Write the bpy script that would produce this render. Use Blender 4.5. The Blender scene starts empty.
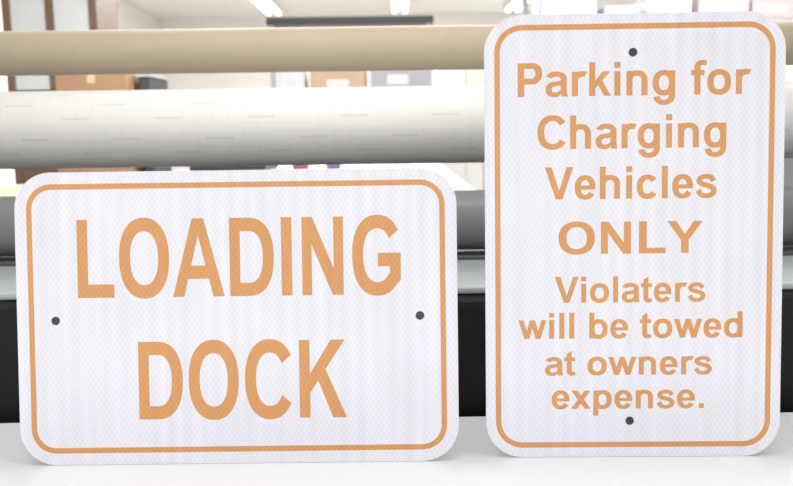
import bpy, math, random
from mathutils import Matrix, Vector
random.seed(4)
sc=bpy.context.scene
try:
    sc.view_settings.view_transform='Standard'; sc.view_settings.look='None'
except Exception as e: print(e)
FL=-0.80; CEIL=2.30

# ---------------------------------------------------------------- helpers
def s2l(c):
    return tuple(((v/255)/12.92 if v/255<=.04045 else ((v/255+.055)/1.055)**2.4) for v in c)+(1,)
def mat(name,col,rough=.5,metal=0,noise=0,nscale=8,bump=0,bscale=200,spec=.5,emit=0,coat=0):
    m=bpy.data.materials.new(name); m.use_nodes=True
    nt=m.node_tree; b=nt.nodes['Principled BSDF']
    c=s2l(col); b.inputs['Base Color'].default_value=c
    b.inputs['Roughness'].default_value=rough; b.inputs['Metallic'].default_value=metal
    b.inputs['Specular IOR Level'].default_value=spec
    b.inputs['Coat Weight'].default_value=coat
    if emit:
        b.inputs['Emission Color'].default_value=c; b.inputs['Emission Strength'].default_value=emit
    tc=nt.nodes.new('ShaderNodeTexCoord')
    if noise:
        n=nt.nodes.new('ShaderNodeTexNoise'); n.inputs['Scale'].default_value=nscale; n.inputs['Detail'].default_value=4
        nt.links.new(tc.outputs['Object'],n.inputs['Vector'])
        r=nt.nodes.new('ShaderNodeMapRange'); r.inputs[3].default_value=1-noise; r.inputs[4].default_value=1+noise
        nt.links.new(n.outputs['Fac'],r.inputs[0])
        v=nt.nodes.new('ShaderNodeVectorMath'); v.operation='SCALE'; v.inputs[0].default_value=c[:3]
        nt.links.new(r.outputs[0],v.inputs['Scale']); nt.links.new(v.outputs[0],b.inputs['Base Color'])
    if bump:
        n=nt.nodes.new('ShaderNodeTexNoise'); n.inputs['Scale'].default_value=bscale
        nt.links.new(tc.outputs['Object'],n.inputs['Vector'])
        bp=nt.nodes.new('ShaderNodeBump'); bp.inputs['Strength'].default_value=bump; bp.inputs['Distance'].default_value=.002
        nt.links.new(n.outputs['Fac'],bp.inputs['Height']); nt.links.new(bp.outputs[0],b.inputs['Normal'])
    return m
class NG:
    """tiny node-math builder"""
    def __init__(s,m): s.nt=m.node_tree; s.b=s.nt.nodes['Principled BSDF']
    def m(s,op,a,b=None,c=None,clamp=False):
        n=s.nt.nodes.new('ShaderNodeMath'); n.operation=op; n.use_clamp=clamp
        for i,v in enumerate((a,b,c)):
            if v is None: continue
            if isinstance(v,(int,float)): n.inputs[i].default_value=v
            else: s.nt.links.new(v,n.inputs[i])
        return n.outputs[0]
    def xyz(s):
        tc=s.nt.nodes.new('ShaderNodeTexCoord'); sp=s.nt.nodes.new('ShaderNodeSeparateXYZ')
        s.nt.links.new(tc.outputs['Object'],sp.inputs[0]); return sp.outputs[0],sp.outputs[1],sp.outputs[2],tc.outputs['Object']
    def noise(s,vec,scale,detail=2):
        n=s.nt.nodes.new('ShaderNodeTexNoise'); n.inputs['Scale'].default_value=scale; n.inputs['Detail'].default_value=detail
        s.nt.links.new(vec,n.inputs['Vector']); return n.outputs['Fac']
    def scalecol(s,col,fac):
        v=s.nt.nodes.new('ShaderNodeVectorMath'); v.operation='SCALE'; v.inputs[0].default_value=s2l(col)[:3]
        s.nt.links.new(fac,v.inputs['Scale']); s.nt.links.new(v.outputs[0],s.b.inputs['Base Color'])
def obj(name,verts,faces,m,parent=None,smooth=False):
    me=bpy.data.meshes.new(name); me.from_pydata(verts,[],faces); me.validate(); me.update()
    o=bpy.data.objects.new(name,me); sc.collection.objects.link(o)
    if m: me.materials.append(m)
    if smooth:
        for p in me.polygons: p.use_smooth=True
    if parent: o.parent=parent
    return o
def box(name,x0,x1,y0,y1,z0,z1,m,parent=None,bev=0):
    v=[(x,y,z) for z in (z0,z1) for y in (y0,y1) for x in (x0,x1)]
    f=[(0,2,3,1),(4,5,7,6),(0,1,5,4),(2,6,7,3),(0,4,6,2),(1,3,7,5)]
    o=obj(name,v,f,m,parent)
    if bev:
        b=o.modifiers.new('bevel','BEVEL'); b.width=bev; b.segments=3; b.limit_method='ANGLE'
        for p in o.data.polygons: p.use_smooth=False
    return o
def empty(name,loc=(0,0,0)):
    e=bpy.data.objects.new(name,None); e.empty_display_size=.05; sc.collection.objects.link(e); e.location=loc; return e
def tube(name,x0,x1,y,z,ro,ri,m,parent=None,seg=96):
    """horizontal (X axis) hollow tube with end rings; origin on its axis"""
    v=[];f=[]
    for x in (x0,x1):
        for r in (ro,ri):
            for i in range(seg):
                a=2*math.pi*i/seg; v.append((x,r*math.cos(a),r*math.sin(a)))
    A,B,C,D=0,seg,2*seg,3*seg
    for i in range(seg):
        j=(i+1)%seg
        f+= [(A+i,A+j,C+j,C+i),(B+j,B+i,D+i,D+j),(A+j,A+i,B+i,B+j),(C+i,C+j,D+j,D+i)]
    o=obj(name,v,f,m,parent)
    for k,p in enumerate(o.data.polygons): p.use_smooth=(k%4<2)
    o.location=(0,y,z); return o
def cyl(name,p,r,h,m,parent=None,seg=32,r2=None):
    r2=r if r2 is None else r2
    v=[(p[0]+r*math.cos(2*math.pi*i/seg),p[1]+r*math.sin(2*math.pi*i/seg),p[2]) for i in range(seg)]
    v+=[(p[0]+r2*math.cos(2*math.pi*i/seg),p[1]+r2*math.sin(2*math.pi*i/seg),p[2]+h) for i in range(seg)]
    f=[(i,(i+1)%seg,seg+(i+1)%seg,seg+i) for i in range(seg)]+[tuple(reversed(range(seg))),tuple(range(seg,2*seg))]
    o=obj(name,v,f,m,parent)
    for q in o.data.polygons[:seg]: q.use_smooth=True
    return o

# ---------------------------------------------------------------- glyphs (bold grotesque, 1000 units/em)
def R(x0,y0,x1,y1): return [[[(x0,y0),(x1,y0),(x1,y1),(x0,y1)]]]
def P(*pts): return [[list(pts)]]
def ring(cx,cy,rx,ry,tx,ty,a0=0,a1=360,n=2.25):
    N=max(10,int(abs(a1-a0)/5)); out=[]
    def pt(a,rx,ry):
        c,s=math.cos(math.radians(a)),math.sin(math.radians(a))
        return (cx+rx*math.copysign(abs(c)**(2/n),c), cy+ry*math.copysign(abs(s)**(2/n),s))
    for i in range(N):
        a=a0+(a1-a0)*i/N; b=a0+(a1-a0)*(i+1)/N
        out.append([pt(a,rx,ry),pt(b,rx,ry),pt(b,rx-tx,ry-ty),pt(a,rx-tx,ry-ty)])
    return [out]
def stroke(pts,w):
    P_=[pts[0]]+list(pts)+[pts[-1]]; W_=[w[0]]+list(w)+[w[-1]]; c=[]
    for i in range(1,len(P_)-2):
        for k in range(8):
            t=k/8
            def cr(a,b,cc,d): return .5*((2*b)+(-a+cc)*t+(2*a-5*b+4*cc-d)*t*t+(-a+3*b-3*cc+d)*t**3)
            c.append((cr(*[P_[i+j][0] for j in(-1,0,1,2)]),cr(*[P_[i+j][1] for j in(-1,0,1,2)]),W_[i]+(W_[i+1]-W_[i])*t))
    c.append((pts[-1][0],pts[-1][1],w[-1]))
    L=[];
    for i,(x,y,ww) in enumerate(c):
        a=c[max(0,i-1)]; b=c[min(len(c)-1,i+1)]
        dx,dy=b[0]-a[0],b[1]-a[1]; l=math.hypot(dx,dy) or 1
        nx,ny=-dy/l*ww/2,dx/l*ww/2; L.append(((x+nx,y+ny),(x-nx,y-ny)))
    return [[[L[i][0],L[i+1][0],L[i+1][1],L[i][1]] for i in range(len(L)-1)]]
def mir(parts,ax): return [[[(2*ax-x,y) for x,y in p] for p in polys] for polys in parts]
G={}
G['L']=(611,R(74,0,220,716)+R(74,0,580,122))
G['O']=(778,ring(389,358,346,370,152,124))
G['A']=(722,P((2,0),(158,0),(360,560),(360,716),(281,716))+P((718,0),(562,0),(360,560),(360,716),(439,716))+P((180,163),(540,163),(490,284),(230,284)))
G['D']=(722,R(73,0,218,716)+R(218,0,345,121)+R(218,595,345,716)+ring(340,358,343,358,150,121,-90,90,2.3))
G['I']=(278,R(66,0,212,716))
G['N']=(722,R(73,0,207,716)+R(510,0,644,716)+P((207,467),(496,0),(510,0),(510,243),(216,716),(207,716)))
G['G']=(778,ring(392,358,348,370,152,124,36,313)+R(398,258,714,380)+P((527,167),(566,200),(566,300),(714,300),(714,134),(636,72)))
G['C']=(722,ring(390,358,345,370,152,124,34,326))
G['K']=(722,R(75,0,220,716)+P((219,226),(219,400),(512,716),(706,716))+P((335,340),(437,447),(724,0),(536,0)))
G['P']=(667,R(73,0,218,716)+R(218,266,400,387)+R(218,595,400,716)+ring(396,491,226,225,150,121,-90,90,2.2))
G['V']=(667,P((0,716),(158,716),(336,190),(336,0),(256,0))+P((667,716),(513,716),(335,190),(335,0),(411,0)))
G['Y']=(667,P((-2,716),(166,716),(336,430),(336,290),(261,290))+P((669,716),(505,716),(333,430),(333,290),(406,290))+R(261,0,406,302))
G['a']=(556,ring(273,360,235,170,137,106,0,162)+R(371,90,508,362)+P((371,120),(508,120),(530,0),(392,0),(371,60))+ring(240,150,206,162,134,96,84,290)+P((243,312),(371,340),(371,232),(243,216))+P((230,-12),(330,4),(378,60),(378,140),(300,92),(230,84)))
G['b']=(611,R(66,0,203,716)+ring(318,259,253,271,140,114))
G['d']=(611,mir(G['b'][1],305.5))
G['p']=(611,R(66,-198,203,519)+ring(318,259,253,271,140,114))
G['c']=(556,ring(290,259,250,271,140,114,36,324))
G['e']=(556,ring(277,259,243,271,140,108,0,328)+P((150,214),(519,214),(520,262),(515,302),(150,302)))
G['f']=(333,R(83,0,220,560)+ring(262,558,179,170,137,108,84,180)+R(262,620,352,728)+R(12,411,309,519))
G['g']=(611,ring(293,259,253,271,140,114)+R(408,0,545,519)+ring(300,4,245,214,137,104,190,360))
G['h']=(611,R(66,0,203,716)+R(402,0,539,322)+ring(302,320,237,211,137,112,0,180))
G['n']=(611,R(66,0,203,519)+R(402,0,539,322)+ring(302,320,237,211,137,112,0,180))
G['i']=(278,R(72,0,209,519)+R(72,589,209,716))
G['k']=(556,R(67,0,204,716)+P((203,160),(203,330),(366,519),(536,519))+P((262,240),(352,344),(552,0),(398,0)))
G['l']=(278,R(72,0,209,716))
G['o']=(611,ring(305,259,265,271,141,114))
G['r']=(389,R(66,0,203,519)+ring(302,300,237,230,137,118,66,180))
G['s']=(556,stroke([(440,372),(392,448),(275,476),(150,446),(106,382),(158,318),(280,278),(398,238),(452,160),(404,76),(278,42),(148,74),(88,172)],[128,112,104,112,130,122,112,122,136,118,106,112,134]))
G['t']=(333,P((79,110),(79,624),(216,704),(216,110))+R(10,411,312,519)+ring(226,130,147,142,137,110,178,270)+P((226,-12),(318,6),(306,108),(226,98)))
G['u']=(611,R(402,0,539,519)+R(66,197,203,519)+ring(303,200,237,212,137,114,180,360))
w_=P((4,519),(139,519),(303,0),(166,0))+P((166,0),(303,0),(457,519),(321,519))
G['w']=(778,w_+mir(w_,389))
G['x']=(556,P((14,519),(176,519),(548,0),(384,0))+P((542,519),(380,519),(8,0),(172,0)))
G['v']=(556,P((8,519),(152,519),(278,170),(278,0),(215,0))+P((548,519),(404,519),(278,170),(278,0),(341,0)))
G['.']=(278,R(70,0,208,138))
G[' ']=(278,[])
def text_parts(s,x0,x1,base,cap):
    pen=0; parts=[]
    for ch in s:
        adv,pl=G[ch]
        parts+=[(i,[[(x+pen,y) for x,y in p] for p in part]) for i,part in enumerate(pl)]; pen+=adv
    xs=[x for _,part in parts for p in part for x,y in p]; a,b=min(xs),max(xs)
    sx=(x1-x0)/(b-a); sy=cap/716
    return [(i,[[((x0+(x-a)*sx)/1000,(base+y*sy)/1000) for x,y in p] for p in part]) for i,part in parts]

# ---------------------------------------------------------------- sign materials
def sheeting(name,col,rough,amp,vb):
    m=bpy.data.materials.new(name); m.use_nodes=True; g=NG(m)
    x,y,z,vec=g.xyz()
    k=1/.0052
    a=g.m('MULTIPLY',g.m('ADD',x,g.m('MULTIPLY',y,.62)),k); b=g.m('MULTIPLY',g.m('SUBTRACT',x,g.m('MULTIPLY',y,.62)),k)
    la=g.m('ABSOLUTE',g.m('SUBTRACT',g.m('FRACT',a),.5)); lb=g.m('ABSOLUTE',g.m('SUBTRACT',g.m('FRACT',b),.5))
    line=g.m('LESS_THAN',g.m('MINIMUM',la,lb),.09)
    band=g.m('SINE',g.m('MULTIPLY',x,2*math.pi/.0165))
    cloud=g.noise(vec,9,3)
    mp=g.nt.nodes.new('ShaderNodeMapping'); mp.inputs['Scale'].default_value=(60,3,1); g.nt.links.new(vec,mp.inputs[0])
    streak=g.noise(mp.outputs[0],1,2)
    f=g.m('ADD',1.0,g.m('MULTIPLY',line,-amp))
    f=g.m('ADD',f,g.m('MULTIPLY',band,vb))
    f=g.m('ADD',f,g.m('MULTIPLY',g.m('SUBTRACT',cloud,.5),.12))
    f=g.m('ADD',f,g.m('MULTIPLY',g.m('SUBTRACT',streak,.5),.16))
    g.scalecol(col,f)
    bp=g.nt.nodes.new('ShaderNodeBump'); bp.inputs['Strength'].default_value=.12; bp.inputs['Distance'].default_value=.0004
    g.nt.links.new(line,bp.inputs['Height']); g.nt.links.new(bp.outputs[0],g.b.inputs['Normal'])
    g.b.inputs['Roughness'].default_value=rough
    g.b.inputs['Specular IOR Level'].default_value=.4
    return m
M_white=sheeting('reflective_sheeting_white',(229,229,238),.36,.09,.018)
M_orange=sheeting('orange_ink',(212,151,92),.36,.10,.01)
M_alu=mat('aluminium_edge',(215,215,220),.35,.6)
M_bolt=mat('dark_bolt',(50,54,58),.4,.3)

def rrect(w,h,r,off=0,n=14):
    pts=[]; rr=r-off
    for cx,cy,a0 in ((w/2-r,r,-90),(w/2-r,h-r,0),(-w/2+r,h-r,90),(-w/2+r,r,180)):
        for i in range(n+1):
            a=math.radians(a0+90*i/n); pts.append((cx+rr*math.cos(a),cy+rr*math.sin(a)))
    return pts
def make_sign(name,w,h,pose,lines,holes,boff,bth):
    x,y,yaw,lean=pose
    e=empty(name)
    ux=Vector((math.cos(yaw),math.sin(yaw),0)); n=Vector((-math.sin(yaw),math.cos(yaw),0))
    v=Vector((0,0,1))*math.cos(lean)+n*math.sin(lean); nz=ux.cross(v)
    M=Matrix((ux,v,nz)).transposed().to_4x4(); M.translation=Vector((x,y,.0003)); e.matrix_world=M
    r=.038
    cu=bpy.data.curves.new('panel_c','CURVE'); cu.dimensions='2D'; cu.fill_mode='BOTH'; cu.extrude=.001
    def add(pts):
        s=cu.splines.new('POLY'); s.points.add(len(pts)-1)
        for p,q in zip(s.points,pts): p.co=(q[0],q[1],0,1)
        s.use_cyclic_u=True
    add(rrect(w,h,r))
    for hx,hy in holes: add([(hx+.0045*math.cos(2*math.pi*i/24),hy+.0045*math.sin(2*math.pi*i/24)) for i in range(24)])
    co=bpy.data.objects.new('tmp',cu); sc.collection.objects.link(co)
    dg=bpy.context.evaluated_depsgraph_get(); me=bpy.data.meshes.new_from_object(co.evaluated_get(dg))
    bpy.data.objects.remove(co)
    me.materials.clear(); me.materials.append(M_white); me.materials.append(M_alu)
    for p in me.polygons:
        p.use_smooth=False; p.material_index=0 if p.normal.z>.5 else 1
    for vv in me.vertices: vv.co.z-=.001
    o=bpy.data.objects.new('panel',me); sc.collection.objects.link(o); o.parent=e
    a=rrect(w,h,r,boff); b=rrect(w,h,r,boff+bth); N=len(a)
    V=[(p[0],p[1],.0001) for p in a+b]; F=[(i,(i+1)%N,N+(i+1)%N,N+i) for i in range(N)]
    obj('border',V,F,M_orange,e)
    V=[];F=[]
    for args in lines:
        for k,part in text_parts(*args):
            z=.0001+.00003*k      # ink passes stack so overlapping strokes never coincide
            for p in part:
                ar=sum(p[i][0]*p[(i+1)%len(p)][1]-p[(i+1)%len(p)][0]*p[i][1] for i in range(len(p)))
                if ar<0: p=p[::-1]
                F.append(tuple(range(len(V),len(V)+len(p)))); V+=[(q[0]-w/2,q[1],z) for q in p]
    obj('lettering',V,F,M_orange,e)
    for i,(hx,hy) in enumerate(holes):
        cyl('bolt_%d'%(i+1),(hx,hy,-.0022),.0044,.0018,M_bolt,e,24)
    return e
W1,H1=.4572,.3048
make_sign('loading_dock_sign',W1,H1,(-.1664,.7945,-.0055,.1097),
 [('LOADING',64,399,174.5,81),('DOCK',125,341,47,81)],
 [(.040-W1/2,.151),(W1/2-.039,.152)],.0122,.0056)
make_sign('parking_sign',H1,W1,(.2437,.7977,-.0192,.0802),
 [('Parking for',34,270.5,374.5,34),('Charging',54,246,321,34),('Vehicles',61.5,237,269.5,33),
  ('ONLY',75.5,223,213,33),('Violaters',71.5,226.5,162.5,27),('will be towed',34,265,125,27),
  ('at owners',61.5,234,86.5,26),('expense.',68.5,226,51,26.5)],
 [(-.0015,.418),(-.003,.038)],.0102,.0056)

# ---------------------------------------------------------------- table
M_lam=mat('white_laminate',(230,232,236),.28,0,.02,3)
M_leg=mat('grey_steel',(120,122,125),.4,.6)
t=empty('worktable')
box('table_top',-1.5,1.5,.12,.925,-.03,0,M_lam,t,.003)
for i,(x,y) in enumerate(((-1.4,.2),(1.4,.2),(-1.4,.85),(1.4,.85))): box('leg_%d'%i,x-.025,x+.025,y-.025,y+.025,FL,-.03,M_leg,t,.004)
box('rail',-1.4,1.4,.84,.86,-.1,-.04,M_leg,t)

# ---------------------------------------------------------------- roll laminator behind the table
M_blk=mat('black_plastic',(16,16,19),.55,0,.05,5,.05,400,spec=.25)
M_deck=mat('grey_deck',(166,172,174),.4)
M_rub=mat('rubber_roller',(128,128,130),.38,0,.04,4)
M_dk=mat('dark_metal',(72,74,77),.45,.2)
lam=empty('roll_laminator')
box('body',-1.35,1.35,.95,1.62,FL+.08,.140,M_blk,lam,.012)
box('deck',-1.34,1.34,.965,1.175,.141,.150,M_deck,lam,.003)
box('nip_tray',-1.30,1.30,1.175,1.30,.141,.156,M_dk,lam,.003)
tube('pressure_roller',-1.28,1.28,1.225,.204,.046,.015,M_rub,lam)
for s in (-1,1):
    box('side_plate_%d'%(s+1),s*1.31-.03,s*1.31+.03,.97,1.60,.141,.46,M_blk,lam,.01)
    box('foot_%d'%(s+1),s*1.1-.06,s*1.1+.06,.98,1.58,FL,FL+.08,M_dk,lam,.01)

# ---------------------------------------------------------------- rolls
def paper_mat():
    m=bpy.data.materials.new('vinyl_backing_paper'); m.use_nodes=True; g=NG(m)
    x,y,z,vec=g.xyz()
    ang=g.m('ARCTAN2',z,y)
    gx=g.m('FRACT',g.m('MULTIPLY',x,1/.0254)); ga=g.m('FRACT',g.m('MULTIPLY',ang,.067/.0254))
    ln=g.m('MAXIMUM',g.m('LESS_THAN',gx,.05),g.m('LESS_THAN',ga,.05))
    u=g.m('ADD',g.m('MULTIPLY',x,1/.155),g.m('MULTIPLY',g.m('FLOOR',g.m('MULTIPLY',ang,2.6)),.37))
    fu=g.m('FRACT',u); fa=g.m('FRACT',g.m('MULTIPLY',ang,2.6))
    blk=g.m('MULTIPLY',g.m('LESS_THAN',fu,.3),g.m('LESS_THAN',g.m('ABSOLUTE',g.m('SUBTRACT',fa,.5)),.07))
    ch=g.m('GREATER_THAN',g.m('FRACT',g.m('MULTIPLY',x,1/.0055)),.35)
    blk=g.m('MULTIPLY',blk,ch)
    n=g.noise(vec,6,2)
    f=g.m('SUBTRACT',g.m('SUBTRACT',1.0,g.m('MULTIPLY',ln,.06)),g.m('MULTIPLY',blk,.2))
    f=g.m('ADD',f,g.m('MULTIPLY',g.m('SUBTRACT',n,.5),.04))
    g.scalecol((240,239,234),f); g.b.inputs['Roughness'].default_value=.42
    return m
def card_mat():
    m=bpy.data.materials.new('kraft_cardboard'); m.use_nodes=True; g=NG(m)
    x,y,z,vec=g.xyz()
    ang=g.m('ARCTAN2',z,y)
    sp=g.m('FRACT',g.m('ADD',g.m('MULTIPLY',x,1/.17),g.m('MULTIPLY',ang,1/(2*math.pi))))
    ln=g.m('LESS_THAN',sp,.014)
    n=g.noise(vec,30,5)
    f=g.m('SUBTRACT',1.0,g.m('MULTIPLY',ln,.07)); f=g.m('ADD',f,g.m('MULTIPLY',g.m('SUBTRACT',n,.5),.10))
    g.scalecol((192,177,154),f); g.b.inputs['Roughness'].default_value=.6
    return m
M_paper=paper_mat(); M_card=card_mat()
tube('vinyl_roll',-1.2,1.2,1.35+.067,.351,.0672,.038,M_paper)
tube('cardboard_tube',-1.22,1.22,1.56,.497,.0415,.036,M_card)
rs=empty('roll_rack')
for s in (-1,1):
    box('upright_%d'%(s+1),s*1.24-.015,s*1.24+.015,1.66,1.72,FL,.62,M_leg,rs,.004)
    for k,(yy,zz,rr) in enumerate(((1.417,.351,.036),(1.56,.497,.034))):
        box('arm_%d_%d'%(s+1,k),s*1.24-.012,s*1.24+.012,yy-.02,1.67,zz-.02,zz+.02,M_leg,rs,.003)
        a,b=sorted((s*1.17,s*1.24)); tube('spindle_%d_%d'%(s+1,k),a,b,yy,zz,rr,.01,M_leg,rs,48)

# ---------------------------------------------------------------- room
XL,XR,YF,YB=-4.0,5.0,-3.0,14.0
M_wall=mat('painted_wall',(232,229,224),.8,0,.03,1)
M_ceil=mat('ceiling_paint',(236,234,230),.85,0,.02,2)
M_floor=mat('sealed_concrete',(165,163,160),.5,0,.12,1.2)
M_trim=mat('trim_paint',(150,146,140),.6)
box('floor',XL-.1,XR+.1,YF-.1,YB+.1,FL-.1,FL,M_floor)
box('ceiling',XL-.1,XR+.1,YF-.1,YB+.1,CEIL,CEIL+.1,M_ceil)
box('wall_left',XL-.1,XL,YF,YB,FL,CEIL,M_wall)
box('wall_right',XR,XR+.1,YF,YB,FL,CEIL,M_wall)
box('wall_back',XL,XR,YB,YB+.1,FL,CEIL,M_wall)
box('wall_front',XL,XR,YF-.1,YF,FL,CEIL,M_wall)
box('baseboard_back',XL,XR,YB-.015,YB,FL,FL+.1,M_trim)
box('baseboard_left',XL,XL+.015,YF,YB,FL,FL+.1,M_trim)
box('baseboard_right',XR-.015,XR,YF,YB,FL,FL+.1,M_trim)
M_wood=mat('dark_wood',(112,88,72),.5,0,.15,6)
M_glow=mat('daylight_glass',(225,235,245),.2,0,0,emit=1.2)
M_frame=mat('white_frame',(225,225,222),.5)
wn=empty('window_1')
box('pane',1.2,2.9,YB-.03,YB-.01,.6,1.9,M_glow,wn)
for a in ((1.15,1.2,.55,1.95),(2.9,2.95,.55,1.95),(2.03,2.07,.6,1.9)): box('jamb',a[0],a[1],YB-.06,YB,a[2],a[3],M_frame,wn)
for a in ((.55,.6),(1.9,1.95),(1.22,1.26)): box('rail',1.15,2.95,YB-.055,YB-.005,a[0],a[1],M_frame,wn)
M_tubeL=mat('fluorescent_diffuser',(255,253,248),.3,emit=4)
for i,y in enumerate((4.2,7.6,11.0)):
    box('ceiling_beam' if i==0 else 'ceiling_beam.%03d'%i,XL,XR,y-.06,y+.06,CEIL-.16,CEIL,M_frame)
k=0
for x in (-1.9,.1,1.9):
    for y in (5.8,9.2,12.4):
        f=empty('fluorescent_light' if k==0 else 'fluorescent_light.%03d'%k,(x,y,0)); k+=1
        box('housing',-.15,.15,-.75,.75,CEIL-.07,CEIL,M_frame,f,.006)
        for q in (-.08,.08):
            box('tube',q-.03,q+.03,-.72,.72,CEIL-.10,CEIL-.07,M_tubeL,f,.01)

# ---------------------------------------------------------------- background furniture
M_box=mat('box_cardboard',(158,126,98),.7,0,.08,8)
M_box2=mat('tan_cardboard',(202,176,150),.7,0,.08,8)
M_tape=mat('packing_tape',(200,180,140),.3)
M_cab=mat('cabinet_white',(228,228,230),.5)
M_grey=mat('cabinet_grey',(176,176,184),.5)
M_dark=mat('near_black',(58,58,62),.5)
M_red=mat('red_plastic',(176,96,98),.4)
M_pink=mat('pink_vinyl',(216,190,192),.5)
M_pur=mat('purple_plastic',(130,104,160),.4)
M_yel=mat('yellow_vinyl',(222,208,160),.5)
M_blue=mat('blue_grey',(184,192,204),.5)
M_glass=mat('pale_glass',(206,212,214),.15)
def carton(name,x0,x1,y0,y1,z0,z1,m,parent=None):
    e=empty(name) if parent is None else parent
    box('carton',x0,x1,y0,y1,z0,z1,m,e,.004)
    c=(x0+x1)/2; box('tape',c-.025,c+.025,y0-.001,y1+.001,z1-.06,z1+.001,M_tape,e)
    return e
c=empty('glazed_cabinet')
X0,X1,Y0,Y1=-2.85,-2.16,6.0,6.45
box('back',X0,X1,Y1-.02,Y1,FL,1.6,M_wood,c)
for a in (X0,X1-.06): box('side',a,a+.06,Y0,Y1-.02,FL,1.6,M_wood,c,.004)
box('mullion',(X0+X1)/2-.03,(X0+X1)/2+.03,Y0,Y0+.03,FL,1.6,M_wood,c)
for z in (FL,-.1,.62,1.15,1.55): box('shelf',X0+.06,X1-.06,Y0+.031,Y1-.02,z,z+.05,M_wood,c)
for a in (X0+.06,(X0+X1)/2+.03): box('glass',a,a+.255,Y0+.01,Y0+.02,.68,1.54,M_glass,c)
box('door_panel',X0+.06,X1-.06,Y0+.01,Y0+.02,FL+.05,.62,M_wood,c)
s=empty('cardboard_boxes')
z=FL
for i,h in enumerate((.5,.5,.52)):
    carton('x',-2.12+.02*i,-1.66+.01*i,5,5.4,z,z+h,M_box,s); z+=h
ex=empty('floor_display_case'); box('shell',-1.60,-1.53,5.1,5.5,FL,.70,M_dark,ex,.01); box('cap',-1.61,-1.52,5.09,5.51,.70,.715,M_grey,ex)
def rack(name,x0,x1,y0,y1,top,shelves,mtop,mpost,items):
    e=empty(name)
    for x in (x0,x1-.04):
        for y in (y0,y1-.04): box('post',x,x+.04,y,y+.04,FL,top,mpost,e)
    box('top',x0-.02,x1+.02,y0-.02,y1+.02,top,top+.06,mtop,e,.004)
    for z in shelves: box('shelf',x0+.0,x1,y0+.041,y1-.041,z-.03,z,mpost,e)
    for (a,b,z,h,m) in items:
        box('stored_box',a,b,y0+.06,y1-.08,z,z+h,m,e,.01)
        box('label',a+(b-a)*.3,a+(b-a)*.7,y0+.055,y0+.061,z+h*.3,z+h*.6,M_frame,e)
    return e
rack('storage_rack',-1.06,.32,7,7.6,1.25,(-.5,.1,.66),M_dark,M_grey,
 [(-1.0,-.78,.66,.3,M_cab),(-.73,-.25,.66,.22,M_box2),(-.2,.26,.66,.28,M_grey),(-.9,-.5,.1,.4,M_box),(-.4,.2,.1,.35,M_cab),(-.9,0,-.5,.4,M_box2)])
c=empty('white_cabinet'); box('carcass',.42,.98,8,8.5,FL,1.0,M_cab,c,.008); box('door_l',.43,.695,7.985,8,FL+.05,.98,M_frame,c,.004); box('door_r',.705,.97,7.985,8,FL+.05,.98,M_frame,c,.004); box('handle',.67,.68,7.96,7.985,.2,.35,M_grey,c)
rack('storage_rack.001',.95,2.9,5.6,6.1,1.33,(-.4,.3,1.08),M_dark,M_grey,
 [(1.0,1.4,1.08,.16,M_blue),(1.45,1.7,1.08,.10,M_grey),(1.75,2.05,1.08,.16,M_cab),(2.1,2.45,1.08,.15,M_pink),(2.47,2.8,1.08,.12,M_pink),(1.1,1.8,.3,.5,M_cab),(1.9,2.7,.3,.5,M_box2)])
c=empty('cutting_table')
M_ct=mat('table_vinyl',(190,189,195),.4)
box('top',-1.05,.24,1.9,4.5,.135,.165,M_ct,c,.004)
for x in (-1.0,.14):
    for y in (1.95,4.4): box('leg',x,x+.05,y,y+.05,FL,.135,M_leg,c)
box('shelf',-.95,.14,2.0,4.4,-.4,-.38,M_grey,c)
def jar(name,x,y,z,r,h,m,m2):
    e=empty(name); cyl('body',(x,y,z),r,h*.78,m,e); cyl('shoulder',(x,y,z+h*.78),r,h*.08,m,e,32,r*.5); cyl('cap',(x,y,z+h*.86),r*.5,h*.14,m2,e)
jar('spray_bottle',-.46,3.9,.165,.04,.17,M_red,M_dark)
jar('spray_bottle.001',-.30,3.9,.165,.035,.13,M_pur,M_frame)
carton('tool_box',-.95,-.6,3.7,4.1,.165,.30,M_dark)
carton('paper_carton',-1.75,-1.36,2.9,3.3,FL,.12,M_cab)
box('yellow_vinyl_sheet',-1.72,-1.45,2.92,3.2,.1215,.15,M_yel)
c=empty('wide_format_printer')
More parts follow.
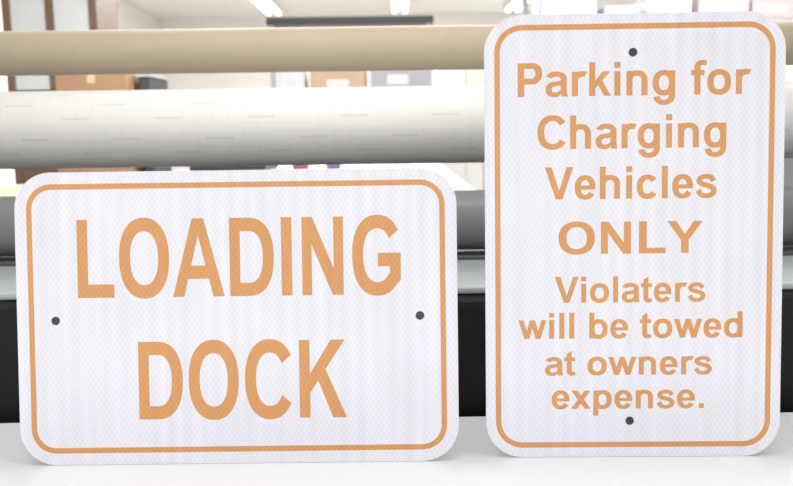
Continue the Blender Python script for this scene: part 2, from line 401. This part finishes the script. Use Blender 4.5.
box('body',.42,2.4,3.3,3.9,-.05,.235,M_grey,c,.03); box('lid',.46,2.36,3.36,3.85,.236,.265,M_cab,c,.01)
for x in (.6,2.2): box('leg',x-.04,x+.04,3.55,3.65,FL+.05,-.05,M_dk,c); box('foot',x-.05,x+.05,3.3,3.9,FL,FL+.05,M_dk,c)

# ---------------------------------------------------------------- light
w=bpy.data.worlds.new('world'); sc.world=w; w.use_nodes=True
w.node_tree.nodes['Background'].inputs[0].default_value=(1,1,1,1); w.node_tree.nodes['Background'].inputs[1].default_value=.5
def area(name,loc,rotd,sx,sy,e,col=(1,1,1)):
    l=bpy.data.lights.new(name,'AREA'); l.shape='RECTANGLE'; l.size=sx; l.size_y=sy; l.energy=e; l.color=col
    o=bpy.data.objects.new(name,l); sc.collection.objects.link(o); o.location=loc; o.rotation_euler=[math.radians(a) for a in rotd]; return o
area('front_fill_light',(-.5,-2.9,.7),(90,0,0),5,2.4,74,(.965,.98,1))  # added fill behind the camera to light the signs; no window is modelled there
area('ceiling_panel_light',(0,.6,2.25),(0,0,0),3,1.2,36,(1,.99,.98))
area('ceiling_panel_light.001',(.5,4.0,2.1),(0,0,0),5,1.5,240,(1,.99,.97))
area('ceiling_panel_light.002',(.5,9.0,2.1),(0,0,0),6,2.5,600,(1,.99,.97))

# ---------------------------------------------------------------- camera
p,r=.1387,-.0136
Rv=Vector((1,0,0)); U=Vector((0,math.sin(p),math.cos(p))); F=Vector((0,math.cos(p),-math.sin(p)))
R2=math.cos(r)*Rv+math.sin(r)*U; U2=-math.sin(r)*Rv+math.cos(r)*U
cam=bpy.data.cameras.new('camera'); co=bpy.data.objects.new('camera',cam); sc.collection.objects.link(co)
M=Matrix((R2,U2,-F)).transposed().to_4x4(); M.translation=Vector((0,0,.3406)); co.matrix_world=M
cam.sensor_fit='HORIZONTAL'; cam.sensor_width=36; cam.lens=800/793*36; cam.clip_start=.02
cam.dof.use_dof=True; cam.dof.focus_distance=.81; cam.dof.aperture_fstop=8.5
sc.camera=co
